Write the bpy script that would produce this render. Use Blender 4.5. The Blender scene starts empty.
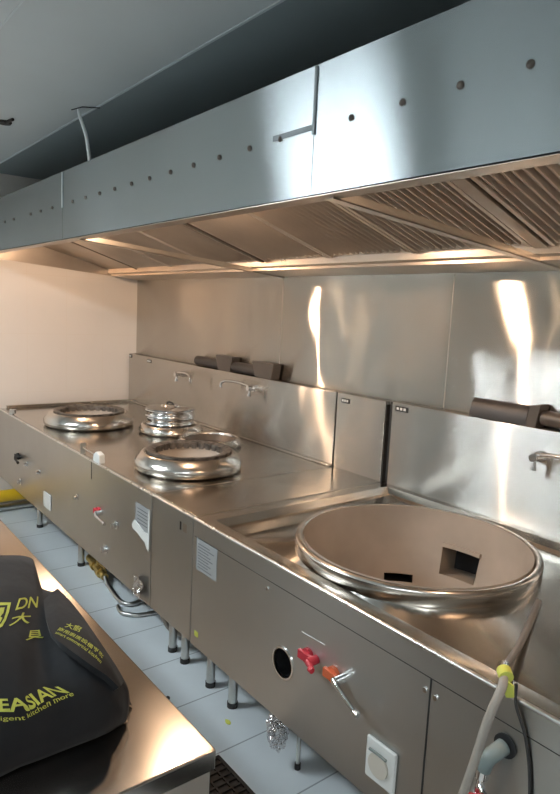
import bpy, bmesh, math, random
from mathutils import Vector, Matrix
from mathutils.bvhtree import BVHTree
random.seed(7)
PI = math.pi
sc = bpy.context.scene
COL = sc.collection

# ------------------------------------------------------------------ materials
LAMP = 560.
SKY = 0.0
PANEL = 60.
EXPO = 0.25
def new_mat(name):
    m = bpy.data.materials.new(name); m.use_nodes = True
    nt = m.node_tree
    return m, nt, nt.nodes['Principled BSDF']

def N(nt, t, **kw):
    n = nt.nodes.new(t)
    for k, v in kw.items(): setattr(n, k, v)
    return n

def pos_map(nt, scale):
    g = N(nt, 'ShaderNodeNewGeometry')
    mp = N(nt, 'ShaderNodeMapping'); mp.inputs['Scale'].default_value = scale
    nt.links.new(g.outputs['Position'], mp.inputs['Vector'])
    return mp.outputs['Vector']

def obj_map(nt, scale):
    g = N(nt, 'ShaderNodeTexCoord')
    mp = N(nt, 'ShaderNodeMapping'); mp.inputs['Scale'].default_value = scale
    nt.links.new(g.outputs['Object'], mp.inputs['Vector'])
    return mp.outputs['Vector']

def noise(nt, vec, scale=1.0, detail=2.0, rough=.5):
    n = N(nt, 'ShaderNodeTexNoise'); n.inputs['Scale'].default_value = scale
    n.inputs['Detail'].default_value = detail; n.inputs['Roughness'].default_value = rough
    nt.links.new(vec, n.inputs['Vector'])
    return n.outputs['Fac']

def ramp(nt, fac, stops):
    r = N(nt, 'ShaderNodeValToRGB'); cr = r.color_ramp
    while len(cr.elements) < len(stops): cr.elements.new(.5)
    for e, (p, c) in zip(cr.elements, stops):
        e.position = p; e.color = (*c, 1) if len(c) == 3 else c
    nt.links.new(fac, r.inputs['Fac'])
    return r.outputs['Color']

def plain(name, col, rough=.5, metal=0., spec=.5, vary=.08, vscale=8.):
    m, nt, b = new_mat(name)
    f = noise(nt, pos_map(nt, (1, 1, 1)), vscale, 3)
    lo = tuple(max(0, c*(1-vary)) for c in col); hi = tuple(min(1, c*(1+vary)) for c in col)
    nt.links.new(ramp(nt, f, [(.3, lo), (.7, hi)]), b.inputs['Base Color'])
    b.inputs['Roughness'].default_value = rough; b.inputs['Metallic'].default_value = metal
    b.inputs['Specular IOR Level'].default_value = spec
    return m

def steel(name, col=(.60, .57, .53), rough=.26, tang=None, aniso=.0, grain=None, grain_s=.02,
          wave=0., wave_scale=(1.2, 1.2, .6), rvary=.06, smudge=0.12):
    m, nt, b = new_mat(name)
    b.inputs['Metallic'].default_value = 1
    s = noise(nt, pos_map(nt, (1, 1, 1)), 2.3, 4, .6)
    lo = tuple(c*(1-smudge) for c in col); hi = tuple(min(1, c*(1+smudge*.6)) for c in col)
    nt.links.new(ramp(nt, s, [(.3, lo), (.7, hi)]), b.inputs['Base Color'])
    mr = N(nt, 'ShaderNodeMapRange'); mr.inputs['To Min'].default_value = max(.03, rough-rvary)
    mr.inputs['To Max'].default_value = rough+rvary
    nt.links.new(noise(nt, pos_map(nt, (1, 1, 1)), 5., 4, .65), mr.inputs['Value'])
    nt.links.new(mr.outputs['Result'], b.inputs['Roughness'])
    if tang is not None:
        b.inputs['Anisotropic'].default_value = aniso
        c = N(nt, 'ShaderNodeCombineXYZ')
        for i in range(3): c.inputs[i].default_value = tang[i]
        nt.links.new(c.outputs[0], b.inputs['Tangent'])
    last = None
    if wave:
        bp = N(nt, 'ShaderNodeBump'); bp.inputs['Strength'].default_value = 1; bp.inputs['Distance'].default_value = wave
        nt.links.new(noise(nt, pos_map(nt, wave_scale), 1., 1.5, .4), bp.inputs['Height']); last = bp
    if grain is not None:
        bg = N(nt, 'ShaderNodeBump'); bg.inputs['Strength'].default_value = grain_s; bg.inputs['Distance'].default_value = .001
        nt.links.new(noise(nt, pos_map(nt, grain), 1., 2, .6), bg.inputs['Height'])
        if last: nt.links.new(last.outputs[0], bg.inputs['Normal'])
        last = bg
    if last: nt.links.new(last.outputs[0], b.inputs['Normal'])
    return m

def brushed(name, col, along, across, tang=(.03, .04, 1), wave=.0, wave_scale=(1, 1, 1), smudge=.05):
    """strongly directional brushed sheet: wide lobe along the tangent, narrow across it"""
    m, nt, b = new_mat(name)
    out = nt.nodes['Material Output']; nt.nodes.remove(b)
    g = N(nt, 'ShaderNodeBsdfAnisotropic'); g.distribution = 'MULTI_GGX'
    q = math.sqrt(across/along); g.inputs['Anisotropy'].default_value = -(1-q)
    g.inputs['Roughness'].default_value = math.sqrt(math.sqrt(along*across))
    s = noise(nt, pos_map(nt, (1, 1, 1)), 2.3, 4, .6)
    lo = tuple(c*(1-smudge) for c in col); hi = tuple(min(1, c*(1+smudge)) for c in col)
    nt.links.new(ramp(nt, s, [(.3, lo), (.7, hi)]), g.inputs['Color'])
    c = N(nt, 'ShaderNodeCombineXYZ')
    for i in range(3): c.inputs[i].default_value = tang[i]
    nt.links.new(c.outputs[0], g.inputs['Tangent'])
    if wave:
        bp = N(nt, 'ShaderNodeBump'); bp.inputs['Distance'].default_value = wave
        nt.links.new(noise(nt, pos_map(nt, wave_scale), 1., 1.5, .4), bp.inputs['Height']); nt.links.new(bp.outputs[0], g.inputs['Normal'])
    nt.links.new(g.outputs[0], out.inputs['Surface'])
    return m

Zt = (.03, .04, 1); Yt_ = (.04, 1, .03); Xt = (1, .04, .03)
M = {}
M['front'] = brushed('brushed steel front', (.54, .535, .515), .17, .035, wave=.006, wave_scale=(2.4, 1, 2.0), smudge=.04)
M['splash'] = brushed('brushed steel splashback', (.60, .585, .555), .34, .008, wave=.012, wave_scale=(2.4, 1, 1.3))
M['clad'] = brushed('brushed steel cladding', (.64, .625, .59), .42, .005, wave=.021, wave_scale=(2.8, 1, 1.5))
M['fascia'] = brushed('zinc hood fascia', (.42, .46, .475), .28, .012, wave=.003, wave_scale=(.8, 1, .6), smudge=.03)
M['hood'] = steel('hood steel', (.52, .46, .40), .36, Xt, .3)
M['hoodb'] = steel('hood gutter steel', (.64, .56, .48), .30, Zt, .5)
M['brace'] = steel('brace bar steel', (.74, .68, .60), .32)
M['raildk'] = steel('darkened rail', (.22, .19, .16), .4)
M['filter'] = steel('filter steel', (.66, .60, .54), .5)
M['top'] = steel('worktop steel', (.56, .53, .485), .185, Yt_, .35, wave=.004, wave_scale=(2, 2, 1))
M['table'] = steel('table steel', (.46, .45, .43), .17, Yt_, .2, wave=.003, wave_scale=(2, 2, 1))
M['tside'] = steel('table side steel', (.66, .63, .58), .38, Zt, .4)
M['spun'] = steel('spun steel', (.66, .62, .57), .20, wave=.003, wave_scale=(5, 5, 5))
M['drum'] = steel('drum steel', (.60, .57, .53), .27, wave=.004, wave_scale=(4, 4, 4))
M['edge'] = steel('bright rolled edge', (.85, .84, .81), .28)
M['chrome'] = steel('chrome', (.80, .80, .80), .09, rvary=.02, smudge=.03)
M['leg'] = steel('leg tube steel', (.60, .60, .58), .3)
M['iron'] = plain('dark cast iron', (.016, .016, .016), .6, .1)
M['soot'] = plain('burnt ring', (.13, .115, .10), .6, .3, vary=.6, vscale=30)
M['black'] = plain('black', (.012, .012, .013), .6)
M['void'] = plain('dark underside', (.03, .03, .03), .7)
M['flue'] = plain('dark flue pipe', (.055, .05, .048), .45, .3)
M['bracket'] = plain('brown grey bracket', (.13, .11, .095), .45, .6)
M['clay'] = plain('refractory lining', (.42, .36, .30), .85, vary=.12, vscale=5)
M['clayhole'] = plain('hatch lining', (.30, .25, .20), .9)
M['red'] = plain('red plastic', (.50, .03, .05), .4)
M['orange'] = plain('orange plastic', (.60, .13, .05), .4)
M['white'] = plain('white plastic', (.74, .76, .74), .4, vary=.03)
M['flap'] = plain('beige socket flap', (.60, .57, .50), .35, vary=.03)
M['paper'] = plain('label paper', (.33, .345, .35), .5, vary=.04)
M['ink'] = plain('grey ink', (.12, .13, .14), .6)
M['brass'] = plain('brass', (.55, .40, .14), .35, .9, vary=.3, vscale=40)
M['yellow'] = plain('yellow pipe paint', (.80, .50, .02), .4, vary=.06)
M['yelgreen'] = plain('yellow green tape', (.62, .66, .12), .5)
M['hose'] = plain('grey beige hose', (.36, .33, .29), .45)
M['hosedk'] = plain('dark grey hose', (.16, .15, .14), .4)
M['braid'] = steel('braided hose', (.55, .56, .55), .35)
M['pvc'] = plain('grey green pvc', (.20, .25, .25), .4)
M['cable'] = plain('white cable', (.80, .84, .84), .4, vary=.02)
M['print'] = plain('yellow print', (.42, .45, .07), .7, vary=.15, vscale=60)
M['scratch'] = plain('pale scratch', (.70, .70, .66), .4)
M['tape'] = plain('grey tape', (.33, .37, .39), .5)

# cloth
m, nt, b = new_mat('charcoal fabric'); M['cloth'] = m
f = noise(nt, pos_map(nt, (1, 1, 1)), 6, 4, .6)
nt.links.new(ramp(nt, f, [(.3, (.008, .009, .011)), (.7, (.015, .016, .018))]), b.inputs['Base Color'])
b.inputs['Specular IOR Level'].default_value = .2; b.inputs['Roughness'].default_value = .8; b.inputs['Sheen Weight'].default_value = .08
bp = N(nt, 'ShaderNodeBump'); bp.inputs['Distance'].default_value = .01; bp.inputs['Strength'].default_value = .5
nt.links.new(noise(nt, pos_map(nt, (7, 12, 9)), 1., 3, .5), bp.inputs['Height']); nt.links.new(bp.outputs[0], b.inputs['Normal'])

# foil
m, nt, b = new_mat('crumpled foil'); M['foil'] = m
b.inputs['Metallic'].default_value = 1; b.inputs['Base Color'].default_value = (.8, .8, .82, 1); b.inputs['Roughness'].default_value = .15
bp = N(nt, 'ShaderNodeBump'); bp.inputs['Distance'].default_value = .02
nt.links.new(noise(nt, pos_map(nt, (60, 60, 60)), 1., 2), bp.inputs['Height']); nt.links.new(bp.outputs[0], b.inputs['Normal'])

# tiles driven by world position: lines where |frac((p-off)/per)-.5| is large
def tile_mat(name, base, grout, ax, ay, offx, perx, offy, pery, w, rough, vary=.04, bump=.15):
    m, nt, b = new_mat(name)
    g = N(nt, 'ShaderNodeNewGeometry'); sp = N(nt, 'ShaderNodeSeparateXYZ')
    nt.links.new(g.outputs['Position'], sp.inputs[0])
    def line(out, off, per):
        a = N(nt, 'ShaderNodeMath', operation='SUBTRACT'); nt.links.new(out, a.inputs[0]); a.inputs[1].default_value = off
        p = N(nt, 'ShaderNodeMath', operation='PINGPONG'); nt.links.new(a.outputs[0], p.inputs[0]); p.inputs[1].default_value = per/2
        l = N(nt, 'ShaderNodeMath', operation='LESS_THAN'); nt.links.new(p.outputs[0], l.inputs[0]); l.inputs[1].default_value = w/2
        return l.outputs[0]
    a = line(sp.outputs[ax], offx, perx); c = line(sp.outputs[ay], offy, pery)
    mx = N(nt, 'ShaderNodeMath', operation='MAXIMUM'); nt.links.new(a, mx.inputs[0]); nt.links.new(c, mx.inputs[1])
    f = noise(nt, pos_map(nt, (1, 1, 1)), 3, 5, .6)
    colr = ramp(nt, f, [(.3, tuple(x*(1-vary) for x in base)), (.7, tuple(min(1, x*(1+vary)) for x in base))])
    mix = N(nt, 'ShaderNodeMix', data_type='RGBA'); nt.links.new(mx.outputs[0], mix.inputs['Factor'])
    nt.links.new(colr, mix.inputs['A']); mix.inputs['B'].default_value = (*grout, 1)
    nt.links.new(mix.outputs['Result'], b.inputs['Base Color'])
    b.inputs['Roughness'].default_value = rough
    bp = N(nt, 'ShaderNodeBump'); bp.inputs['Strength'].default_value = bump; bp.inputs['Distance'].default_value = .002; bp.invert = True
    nt.links.new(mx.outputs[0], bp.inputs['Height']); nt.links.new(bp.outputs[0], b.inputs['Normal'])
    return m
M['floor'] = tile_mat('floor tiles', (.66, .72, .75), (.30, .34, .36), 0, 1, 1.96, .3165, .33, .633, .006, .30, .05)
M['walltile'] = tile_mat('cream wall tiles', (.74, .69, .64), (.72, .66, .59), 1, 2, .235, .30, 0., .45, .003, .11, .015)
M['wallpaint'] = plain('beige wall', (.45, .42, .38), .6, vary=.04)
M['ceil'] = plain('grey ceiling panel', (.50, .54, .55), .55, vary=.05, vscale=1.5)
M['ceil_shade'] = plain('shaded ceiling panel', (.24, .28, .29), .5, vary=.05, vscale=1.5)  # ceiling past the seam: shade behind the hood put into its colour
M['alu'] = plain('pale joint strip', (.55, .60, .62), .4)

# ------------------------------------------------------------------ mesh helpers
def bm_box(bm, x0, x1, y0, y1, z0, z1, mat=None):
    vs = [bm.verts.new(((x0, x1)[i & 1], (y0, y1)[(i >> 1) & 1], (z0, z1)[i >> 2])) for i in range(8)]
    for f in ((0, 2, 3, 1), (4, 5, 7, 6), (0, 1, 5, 4), (2, 6, 7, 3), (0, 4, 6, 2), (1, 3, 7, 5)):
        bm.faces.new([vs[i] for i in f])
    return vs

def bm_prism(bm, prof, axis, a0, a1):
    """prof: 2-D polygon; axis 'x': points are (y,z) swept along x; 'y': (x,z); 'z': (x,y)"""
    def P(p, a):
        return {'x': (a, p[0], p[1]), 'y': (p[0], a, p[1]), 'z': (p[0], p[1], a)}[axis]
    A = [bm.verts.new(P(p, a0)) for p in prof]; B = [bm.verts.new(P(p, a1)) for p in prof]
    n = len(prof)
    bm.faces.new(A[::-1]); bm.faces.new(B)
    for i in range(n): bm.faces.new([A[i], A[(i+1) % n], B[(i+1) % n], B[i]])

def bm_strip(bm, prof, axis, a0, a1, th=.002):
    """open folded sheet profile, given thickness by offsetting"""
    pts = [Vector(p) for p in prof]; L = []; R = []
    for i, p in enumerate(pts):
        d = Vector((0, 0))
        if i > 0: d += (pts[i]-pts[i-1]).normalized()
        if i < len(pts)-1: d += (pts[i+1]-pts[i]).normalized()
        d.normalize(); n = Vector((-d.y, d.x)); L.append(tuple(p+n*th/2)); R.append(tuple(p-n*th/2))
    def P(p, a): return {'x': (a, p[0], p[1]), 'y': (p[0], a, p[1])}[axis]
    n = len(pts)
    q = [[bm.verts.new(P(s[i], a)) for i in range(n)] for a in (a0, a1) for s in (L, R)]
    A, B, C, D = q
    for i in range(n-1):
        bm.faces.new([A[i], A[i+1], C[i+1], C[i]]); bm.faces.new([B[i], D[i], D[i+1], B[i+1]])
        bm.faces.new([A[i], B[i], B[i+1], A[i+1]]); bm.faces.new([C[i], C[i+1], D[i+1], D[i]])
    bm.faces.new([A[0], C[0], D[0], B[0]]); bm.faces.new([A[-1], B[-1], D[-1], C[-1]])

def bm_lathe(bm, prof, c, seg=48, close=False):
    rings = []
    for r, z in prof:
        if r < 1e-5: rings.append([bm.verts.new((c[0], c[1], c[2]+z))])
        else: rings.append([bm.verts.new((c[0]+r*math.cos(2*PI*k/seg), c[1]+r*math.sin(2*PI*k/seg), c[2]+z)) for k in range(seg)])
    pr = list(zip(rings, rings[1:])) + ([(rings[-1], rings[0])] if close else [])
    for A, B in pr:
        for k in range(seg):
            k2 = (k+1) % seg
            if len(A) == 1 and len(B) == 1: continue
            if len(A) == 1: bm.faces.new([A[0], B[k2], B[k]])
            elif len(B) == 1: bm.faces.new([A[k], A[k2], B[0]])
            else: bm.faces.new([A[k], A[k2], B[k2], B[k]])

def smooth_path(pts, n=6):
    P = [Vector(p) for p in pts]; out = []
    for i in range(len(P)-1):
        p0 = P[max(0, i-1)]; p1 = P[i]; p2 = P[i+1]; p3 = P[min(len(P)-1, i+2)]
        for k in range(n):
            t = k/n
            out.append(.5*((2*p1)+(-p0+p2)*t+(2*p0-5*p1+4*p2-p3)*t*t+(-p0+3*p1-3*p2+p3)*t**3))
    out.append(P[-1]); return out

def bm_tube(bm, pts, r, seg=12, smooth=0, caps=True):
    P = smooth_path(pts, smooth) if smooth else [Vector(p) for p in pts]
    rs = r if isinstance(r, (list, tuple)) else [r]*len(P)
    up = None; rings = []
    for i, p in enumerate(P):
        d = (P[min(i+1, len(P)-1)]-P[max(i-1, 0)]).normalized()
        if up is None:
            up = d.orthogonal().normalized()
        up = (up-d*up.dot(d)).normalized(); s = d.cross(up)
        rr = rs[min(i, len(rs)-1)]
        rings.append([bm.verts.new(p+(up*math.cos(2*PI*k/seg)+s*math.sin(2*PI*k/seg))*rr) for k in range(seg)])
    for A, B in zip(rings, rings[1:]):
        for k in range(seg): bm.faces.new([A[k], A[(k+1) % seg], B[(k+1) % seg], B[k]])
    if caps: bm.faces.new(rings[0][::-1]); bm.faces.new(rings[-1])

def add(name, bm, mat, parent=None, bevel=0., smooth=None, kind=None, label=None, seg=2, recalc=True):
    if recalc: bmesh.ops.recalc_face_normals(bm, faces=bm.faces)
    me = bpy.data.meshes.new(name); bm.to_mesh(me); bm.free()
    o = bpy.data.objects.new(name, me); COL.objects.link(o)
    if parent is not None:
        o.parent = parent
        # children are written in world coordinates; the parent only carries a location
        off = Vector((0, 0, 0)); p = parent
        while p is not None: off += p.location; p = p.parent
        me.transform(Matrix.Translation(-off))
    for mm in (mat if isinstance(mat, (list, tuple)) else [mat]): me.materials.append(mm)
    if smooth:
        for p in me.polygons: p.use_smooth = True
        if smooth is not True: me.set_sharp_from_angle(angle=math.radians(smooth))
    if bevel:
        md = o.modifiers.new('bevel', 'BEVEL'); md.width = bevel; md.segments = seg; md.limit_method = 'ANGLE'; md.angle_limit = math.radians(35)
        for p in me.polygons: p.use_smooth = True
        md2 = o.modifiers.new('wn', 'WEIGHTED_NORMAL'); md2.keep_sharp = True
    if kind: o['kind'] = kind
    if label: o['label'] = label
    return o

def box(name, b, mat, parent=None, **kw):
    bm = bmesh.new(); bm_box(bm, *b); return add(name, bm, mat, parent, **kw)

def struct(name, b, mat, **kw):
    o = box(name, b, mat, **kw); o['kind'] = 'structure'; return o

def thing(name, label, cat, loc, group=None):
    o = bpy.data.objects.new(name, None); COL.objects.link(o); o.empty_display_size = .1
    o.location = loc; o['label'] = label; o['category'] = cat
    if group: o['group'] = group
    return o

def tag(o, label, cat, group=None):
    o['label'] = label; o['category'] = cat
    if group: o['group'] = group
    return o

def frange_(a, b, s):
    out = []
    while a < b: out.append(a); a += s
    return out

def origin_to(o, p):
    p = Vector(p); o.data.transform(Matrix.Translation(-p)); o.location = p; return o

# ------------------------------------------------------------------ room
XR, YF, ZC, YW = 6.6, -4.9, 2.5, 1.135
struct('floor', (-.2, XR+.2, YF-.2, YW+.2, -.1, 0), M['floor'])
struct('ceiling', (-.2, XR+.2, YF-.2, -.035, ZC, ZC+.12), M['ceil'])
o = struct('ceiling.001', (-.2, XR+.2, -.035, YW+.2, ZC, ZC+.12), M['ceil_shade'])
struct('trim_1', (0, XR, -.042, -.032, ZC-.004, ZC-.0002), M['alu'])
struct('trim_2', (0, XR, -.605, -.599, ZC-.002, ZC-.0002), M['alu'])
struct('wall_back', (-.2, XR+.2, YW, YW+.2, 0, ZC), M['clad'])
struct('wall_right', (XR, XR+.2, YF, YW, 0, ZC), M['wallpaint'])
struct('wall_front', (-.2, XR+.2, YF-.2, YF, 0, ZC), M['wallpaint'])
struct('wall_left', (-.2, 0, YF, YW, 0, ZC), M['walltile'])
struct('trim_3', (0.002, .012, -2.6, YW-.002, .0005, .06), M['wallpaint'])
# wall cladding joints on the steel-clad back wall
for i, x in enumerate((1.985, 3.21, 4.43)):
    struct('trim_%d' % (4+i), (x-.002, x+.002, YW-.0015, YW-.0002, 1.21, 1.81), M['hood'])

# ------------------------------------------------------------------ stove helpers
ZT, ZB, YS, ZS = .80, .285, 1.06, 1.20
def sheet_front(name, x0, x1, root):
    """front panel with folded top lip"""
    bm = bmesh.new()
    bm_box(bm, x0, x1, 0, .018, ZB, ZT-.0)
    return add(name, bm, M['front'], root, bevel=.004)

def splash(x0, x1, root, top=ZS):
    bm = bmesh.new(); bm_box(bm, x0, x1, YS, YW-.003, ZT-.06, top)
    return add('splashback', bm, M['splash'], root, bevel=.004)

def brand_tag(x, z, root, w=.05, mat=None):
    o = box('nameplate', (x-w/2, x+w/2, YS-.0025, YS-.0002, z-.012, z+.012), M['black'], root)
    for k in range(3):
        box('logo_mark', (x-w*.4+k*w*.28, x-w*.4+k*w*.28+w*.18, YS-.0032, YS-.0026, z-.006, z+.006), M['white'], o)

def leg(x, y, root, r=.019, z1=ZB+.02):
    bm = bmesh.new(); bm_tube(bm, [(x, y, .012), (x, y, z1)], r, 16)
    o = add('leg', bm, M['leg'], root, smooth=40)
    bm = bmesh.new(); bm_tube(bm, [(x, y, .0), (x, y, .022)], r+.003, 16)
    add('foot', bm, M['void'], o, smooth=40)

def underside(x0, x1, root):
    bm = bmesh.new(); bm_box(bm, x0+.004, x1-.004, .018, YS, ZB+.01, ZB+.03)
    add('base_plate', bm, M['void'], root)
    for s in (x0, x1-.003):
        pass

def side_panels(x0, x1, root):
    for a in (x0, x1-.003):
        bm = bmesh.new(); bm_box(bm, a, a+.003, .018, YS, ZB+.03, ZT-.012)
        add('side_panel', bm, M['front'], root)

def tap(x, z, root, out=1, spread=.16):
    """wall tap on splashback: body, lever/spout running sideways"""
    bm = bmesh.new()
    bm_tube(bm, [(x, YS, z), (x, YS-.035, z)], .022, 16)
    bm_tube(bm, [(x, YS-.03, z), (x, YS-.075, z)], .016, 16)
    o = add('tap_body', bm, M['chrome'], root, smooth=40)
    bm = bmesh.new()
    bm_tube(bm, [(x, YS-.055, z+.01), (x+out*spread*.45, YS-.062, z+.022), (x+out*spread*.85, YS-.075, z+.018), (x+out*spread, YS-.085, z+.0), (x+out*spread, YS-.085, z-.028)], .0085, 10, smooth=5)
    add('spout', bm, M['chrome'], o, smooth=60)
    bm = bmesh.new(); bm_tube(bm, [(x, YS-.055, z), (x, YS-.06, z-.04)], .008, 10)
    bm_tube(bm, [(x, YS-.06, z-.036), (x-out*.0, YS-.062, z-.05)], .013, 10)
    add('handle', bm, M['chrome'], o, smooth=40)

def flange(name, x, z, root, r=.022):
    bm = bmesh.new()
    bm_tube(bm, [(x, 0, z), (x, -.006, z)], r, 20)
    o = add(name, bm, M['chrome'], root, smooth=40)
    bm = bmesh.new(); bm_tube(bm, [(x, -.006, z), (x, -.022, z)], r*.6, 16)
    bm_box(bm, x-r*.15, x+r*.15, -.03, -.02, z-r*.6, z+r*.6)
    add('knob', bm, M['chrome'], o, smooth=40)
    return o

def gas_lever(x, z, root, mat, dx=.09, dz=-.012, handle='chrome'):
    bm = bmesh.new()
    bm_tube(bm, [(x, 0, z), (x, -.012, z)], .024, 16)
    bm_box(bm, x-.028, x+.03, -.022, -.010, z-.012, z+.014)
    o = add('valve_base', bm, mat, root, smooth=40)
    bm = bmesh.new()
    bm_tube(bm, [(x+.035, -.0, z+.004), (x+.035, -.035, z+.004)], .014, 14)
    bm_tube(bm, [(x+.03, -.03, z+.006), (x+.06, -.04, z-.002), (x+.07+dx, -.046, z+dz)], [.010, .008, .006], 10)
    bm_tube(bm, [(x+.066+dx, -.046, z+dz), (x+.08+dx, -.047, z+dz-.001)], .009, 10)
    add('lever', bm, M[handle], o, smooth=50)
    return o

def small_knob(x, z, root, r=.011):
    bm = bmesh.new(); bm_tube(bm, [(x, 0, z), (x, -.008, z), (x, -.010, z), (x, -.024, z)], [r*1.3, r*1.3, r, r*.8], 14)
    add('knob', bm, M['chrome'], root, smooth=50)

# ------------------------------------------------------------------ stove with two woks
X0, X1 = .10, 2.577
r1 = thing('wok_range', 'long steel wok range with two large and two small burners, beside the cream tiled wall', 'stove', (1.34, .5, 0))
sheet_front('front_panel', X0, X1, r1)
bm = bmesh.new(); bm_box(bm, X0, X1, 0.0185, YS, ZT-.010, ZT)
for a, b in ((X0, X0+.03),):
    bm_box(bm, a, b, .05, YS-.002, ZT+.0005, ZT+.022)
bm_box(bm, X0+.03, X1, YS-.03, YS-.001, ZT+.0005, ZT+.012)
add('worktop', bm, M['top'], r1, bevel=.003)
splash(.02, X1-.001, r1)
underside(X0, X1, r1); side_panels(X0, X1, r1)
for x, y in ((.55, .155), (1.35, .155), (2.519, .155), (.55, .95), (1.35, .95), (2.519, .95)): leg(x, y, r1)
brand_tag(.40, 1.168, r1, .07); brand_tag(.055, 1.18, r1, .045)
tap(.955, 1.122, r1, 1, .24)
tap(1.87, 1.135, r1, -1, .28)

def wok_burner(cx, cy, root, R=.33, ring=.262, h=.082, teeth=True, burner=True):
    c = (cx, cy, ZT)
    bm = bmesh.new()
    bm_lathe(bm, [(R*.90, .001), (R*.97, .004), (R, .016), (R*1.005, .034), (R*.985, .05), (R*.94, .064), (ring+.022, h-.006), (ring+.012, h), (ring, h), (ring-.006, h-.006), (ring-.012, h-.03)], c, 72)
    o = add('burner_collar', bm, M['spun'], root, smooth=True)
    bm = bmesh.new()
    bm_lathe(bm, [(ring-.010, h-.028), (ring-.010, h+.006), (ring-.004, h+.010), (ring-.016, h+.012), (ring-.038, h+.004), (ring-.042, h-.006), (ring-.036, h-.03)], c, 72, close=True)
    if teeth:
        for k in range(28):
            a = 2*PI*k/28; rr = ring-.040
            p = Vector((cx+rr*math.cos(a), cy+rr*math.sin(a), ZT+h-.012)); t = Vector((-math.sin(a), math.cos(a), 0)); n = Vector((math.cos(a), math.sin(a), 0))
            vs = [p+t*s*.013+n*q for s in (-1, 1) for q in (-.006, .012)]
            lo = [bm.verts.new(v-Vector((0, 0, .016))) for v in vs]; hi = [bm.verts.new(v+Vector((0, 0, .016))) for v in vs]
            for f in ((0, 1, 3, 2),): bm.faces.new([lo[i] for i in f]); bm.faces.new([hi[i] for i in f])
            for i, j in ((0, 1), (1, 3), (3, 2), (2, 0)): bm.faces.new([lo[i], lo[j], hi[j], hi[i]])
    add('wok_ring', bm, M['soot'], root, smooth=35, label='soot-darkened toothed ring')
    bm = bmesh.new()
    bm_lathe(bm, [(ring-.034, h-.01), (ring-.045, h-.05), (ring-.09, h-.11), (ring*.42, h-.17), (.06, h-.19), (0, h-.19)], c, 56)
    b = add('burner_bowl', bm, M['clay'], root, smooth=True)
    if burner:
        bm = bmesh.new(); bm_lathe(bm, [(0, h-.155), (.05, h-.155), (.06, h-.165), (.06, h-.19)], c, 32)
        add('burner_head', bm, M['iron'], b, smooth=40)
    return o
wok_burner(.93, .365, r1, .290, .232, .088)
wok_burner(2.25, .37, r1, .272, .218, .088)
# small rear burners
def rear_burner(cx, cy, root, R, ring, h, mat='spun'):
    c = (cx, cy, ZT)
    bm = bmesh.new()
    bm_lathe(bm, [(R*.92, .001), (R, .012), (R, .025), (R*.95, h-.012), (ring+.02, h), (ring+.004, h+.003), (ring, h-.004), (ring-.004, h-.03)], c, 56)
    add('rear_burner_collar', bm, M[mat], root, smooth=True)
    bm = bmesh.new(); bm_lathe(bm, [(ring-.003, h-.012), (ring-.012, h-.02), (ring-.03, h-.045), (0, h-.05)], c, 40)
    add('rear_burner_well', bm, M['bracket'], root, smooth=40)
rear_burner(1.39, .73, r1, .205, .165, .055)
rear_burner(1.83, .755, r1, .19, .158, .045)

# fittings on the front of the double range
gas_lever(.60, .545, r1, M['iron'], .07, -.006, 'iron')
small_knob(.80, .535, r1, .014); small_knob(1.057, .542, r1, .013); small_knob(1.709, .555, r1, .013)
flange('ignition_port', .648, .38, r1, .024); flange('ignition_port', 2.095, .389, r1, .026)
gas_lever(2.005, .558, r1, M['red'], .10, -.004)
flange('gas_knob', 2.223, .553, r1, .02)
bm = bmesh.new(); bm_box(bm, 1.145, 1.27, -.009, -.0002, .35, .445)
s_ = add('socket', bm, M['white'], r1, bevel=.005, label='white plastic socket cover')
# chrome pots and swivel arm sockets on the front edge
def edge_fitting(x, root, white=False):
    bm = bmesh.new()
    bm_tube(bm, [(x, .012, ZT), (x, .012, ZT+.035)], .016, 14)
    bm_tube(bm, [(x-.03, .012, ZT+.03), (x+.05, .012, ZT+.03)], .008, 10)
    bm_tube(bm, [(x+.05, .012, ZT+.018), (x+.05, .012, ZT+.045)], .015, 14)
    add('edge_bracket', bm, M['white' if white else 'chrome'], root, smooth=40)
edge_fitting(.40, r1)
bm = bmesh.new()
bm_box(bm, 1.735, 1.741, .0, .03, ZT+.0, ZT+.06)
bm_tube(bm, [(1.738, .015, ZT+.035), (1.90, .015, ZT+.03)], .004, 8)
add('swing_rail', bm, M['leg'], r1)
bm = bmesh.new(); bm_prism(bm, [(1.90, ZT), (1.99, ZT), (1.985, ZT+.045), (1.94, ZT+.055), (1.905, ZT+.03)], 'y', .004, .035)
add('swing_bracket', bm, M['white'], r1, bevel=.004, label='small white bracket on the front edge')
box('panel_notch', (1.895, 1.90, -.0012, .0, .70, ZT-.004), M['black'], r1)
for a_, b_, rt in ((X0, X1, r1),):
    bm = bmesh.new(); bm_tube(bm, [(a_+.001, .0035, ZT-.0035), (b_-.001, .0035, ZT-.0035)], .0052, 12); add('edge_trim', bm, M['edge'], rt, smooth=40)
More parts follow.
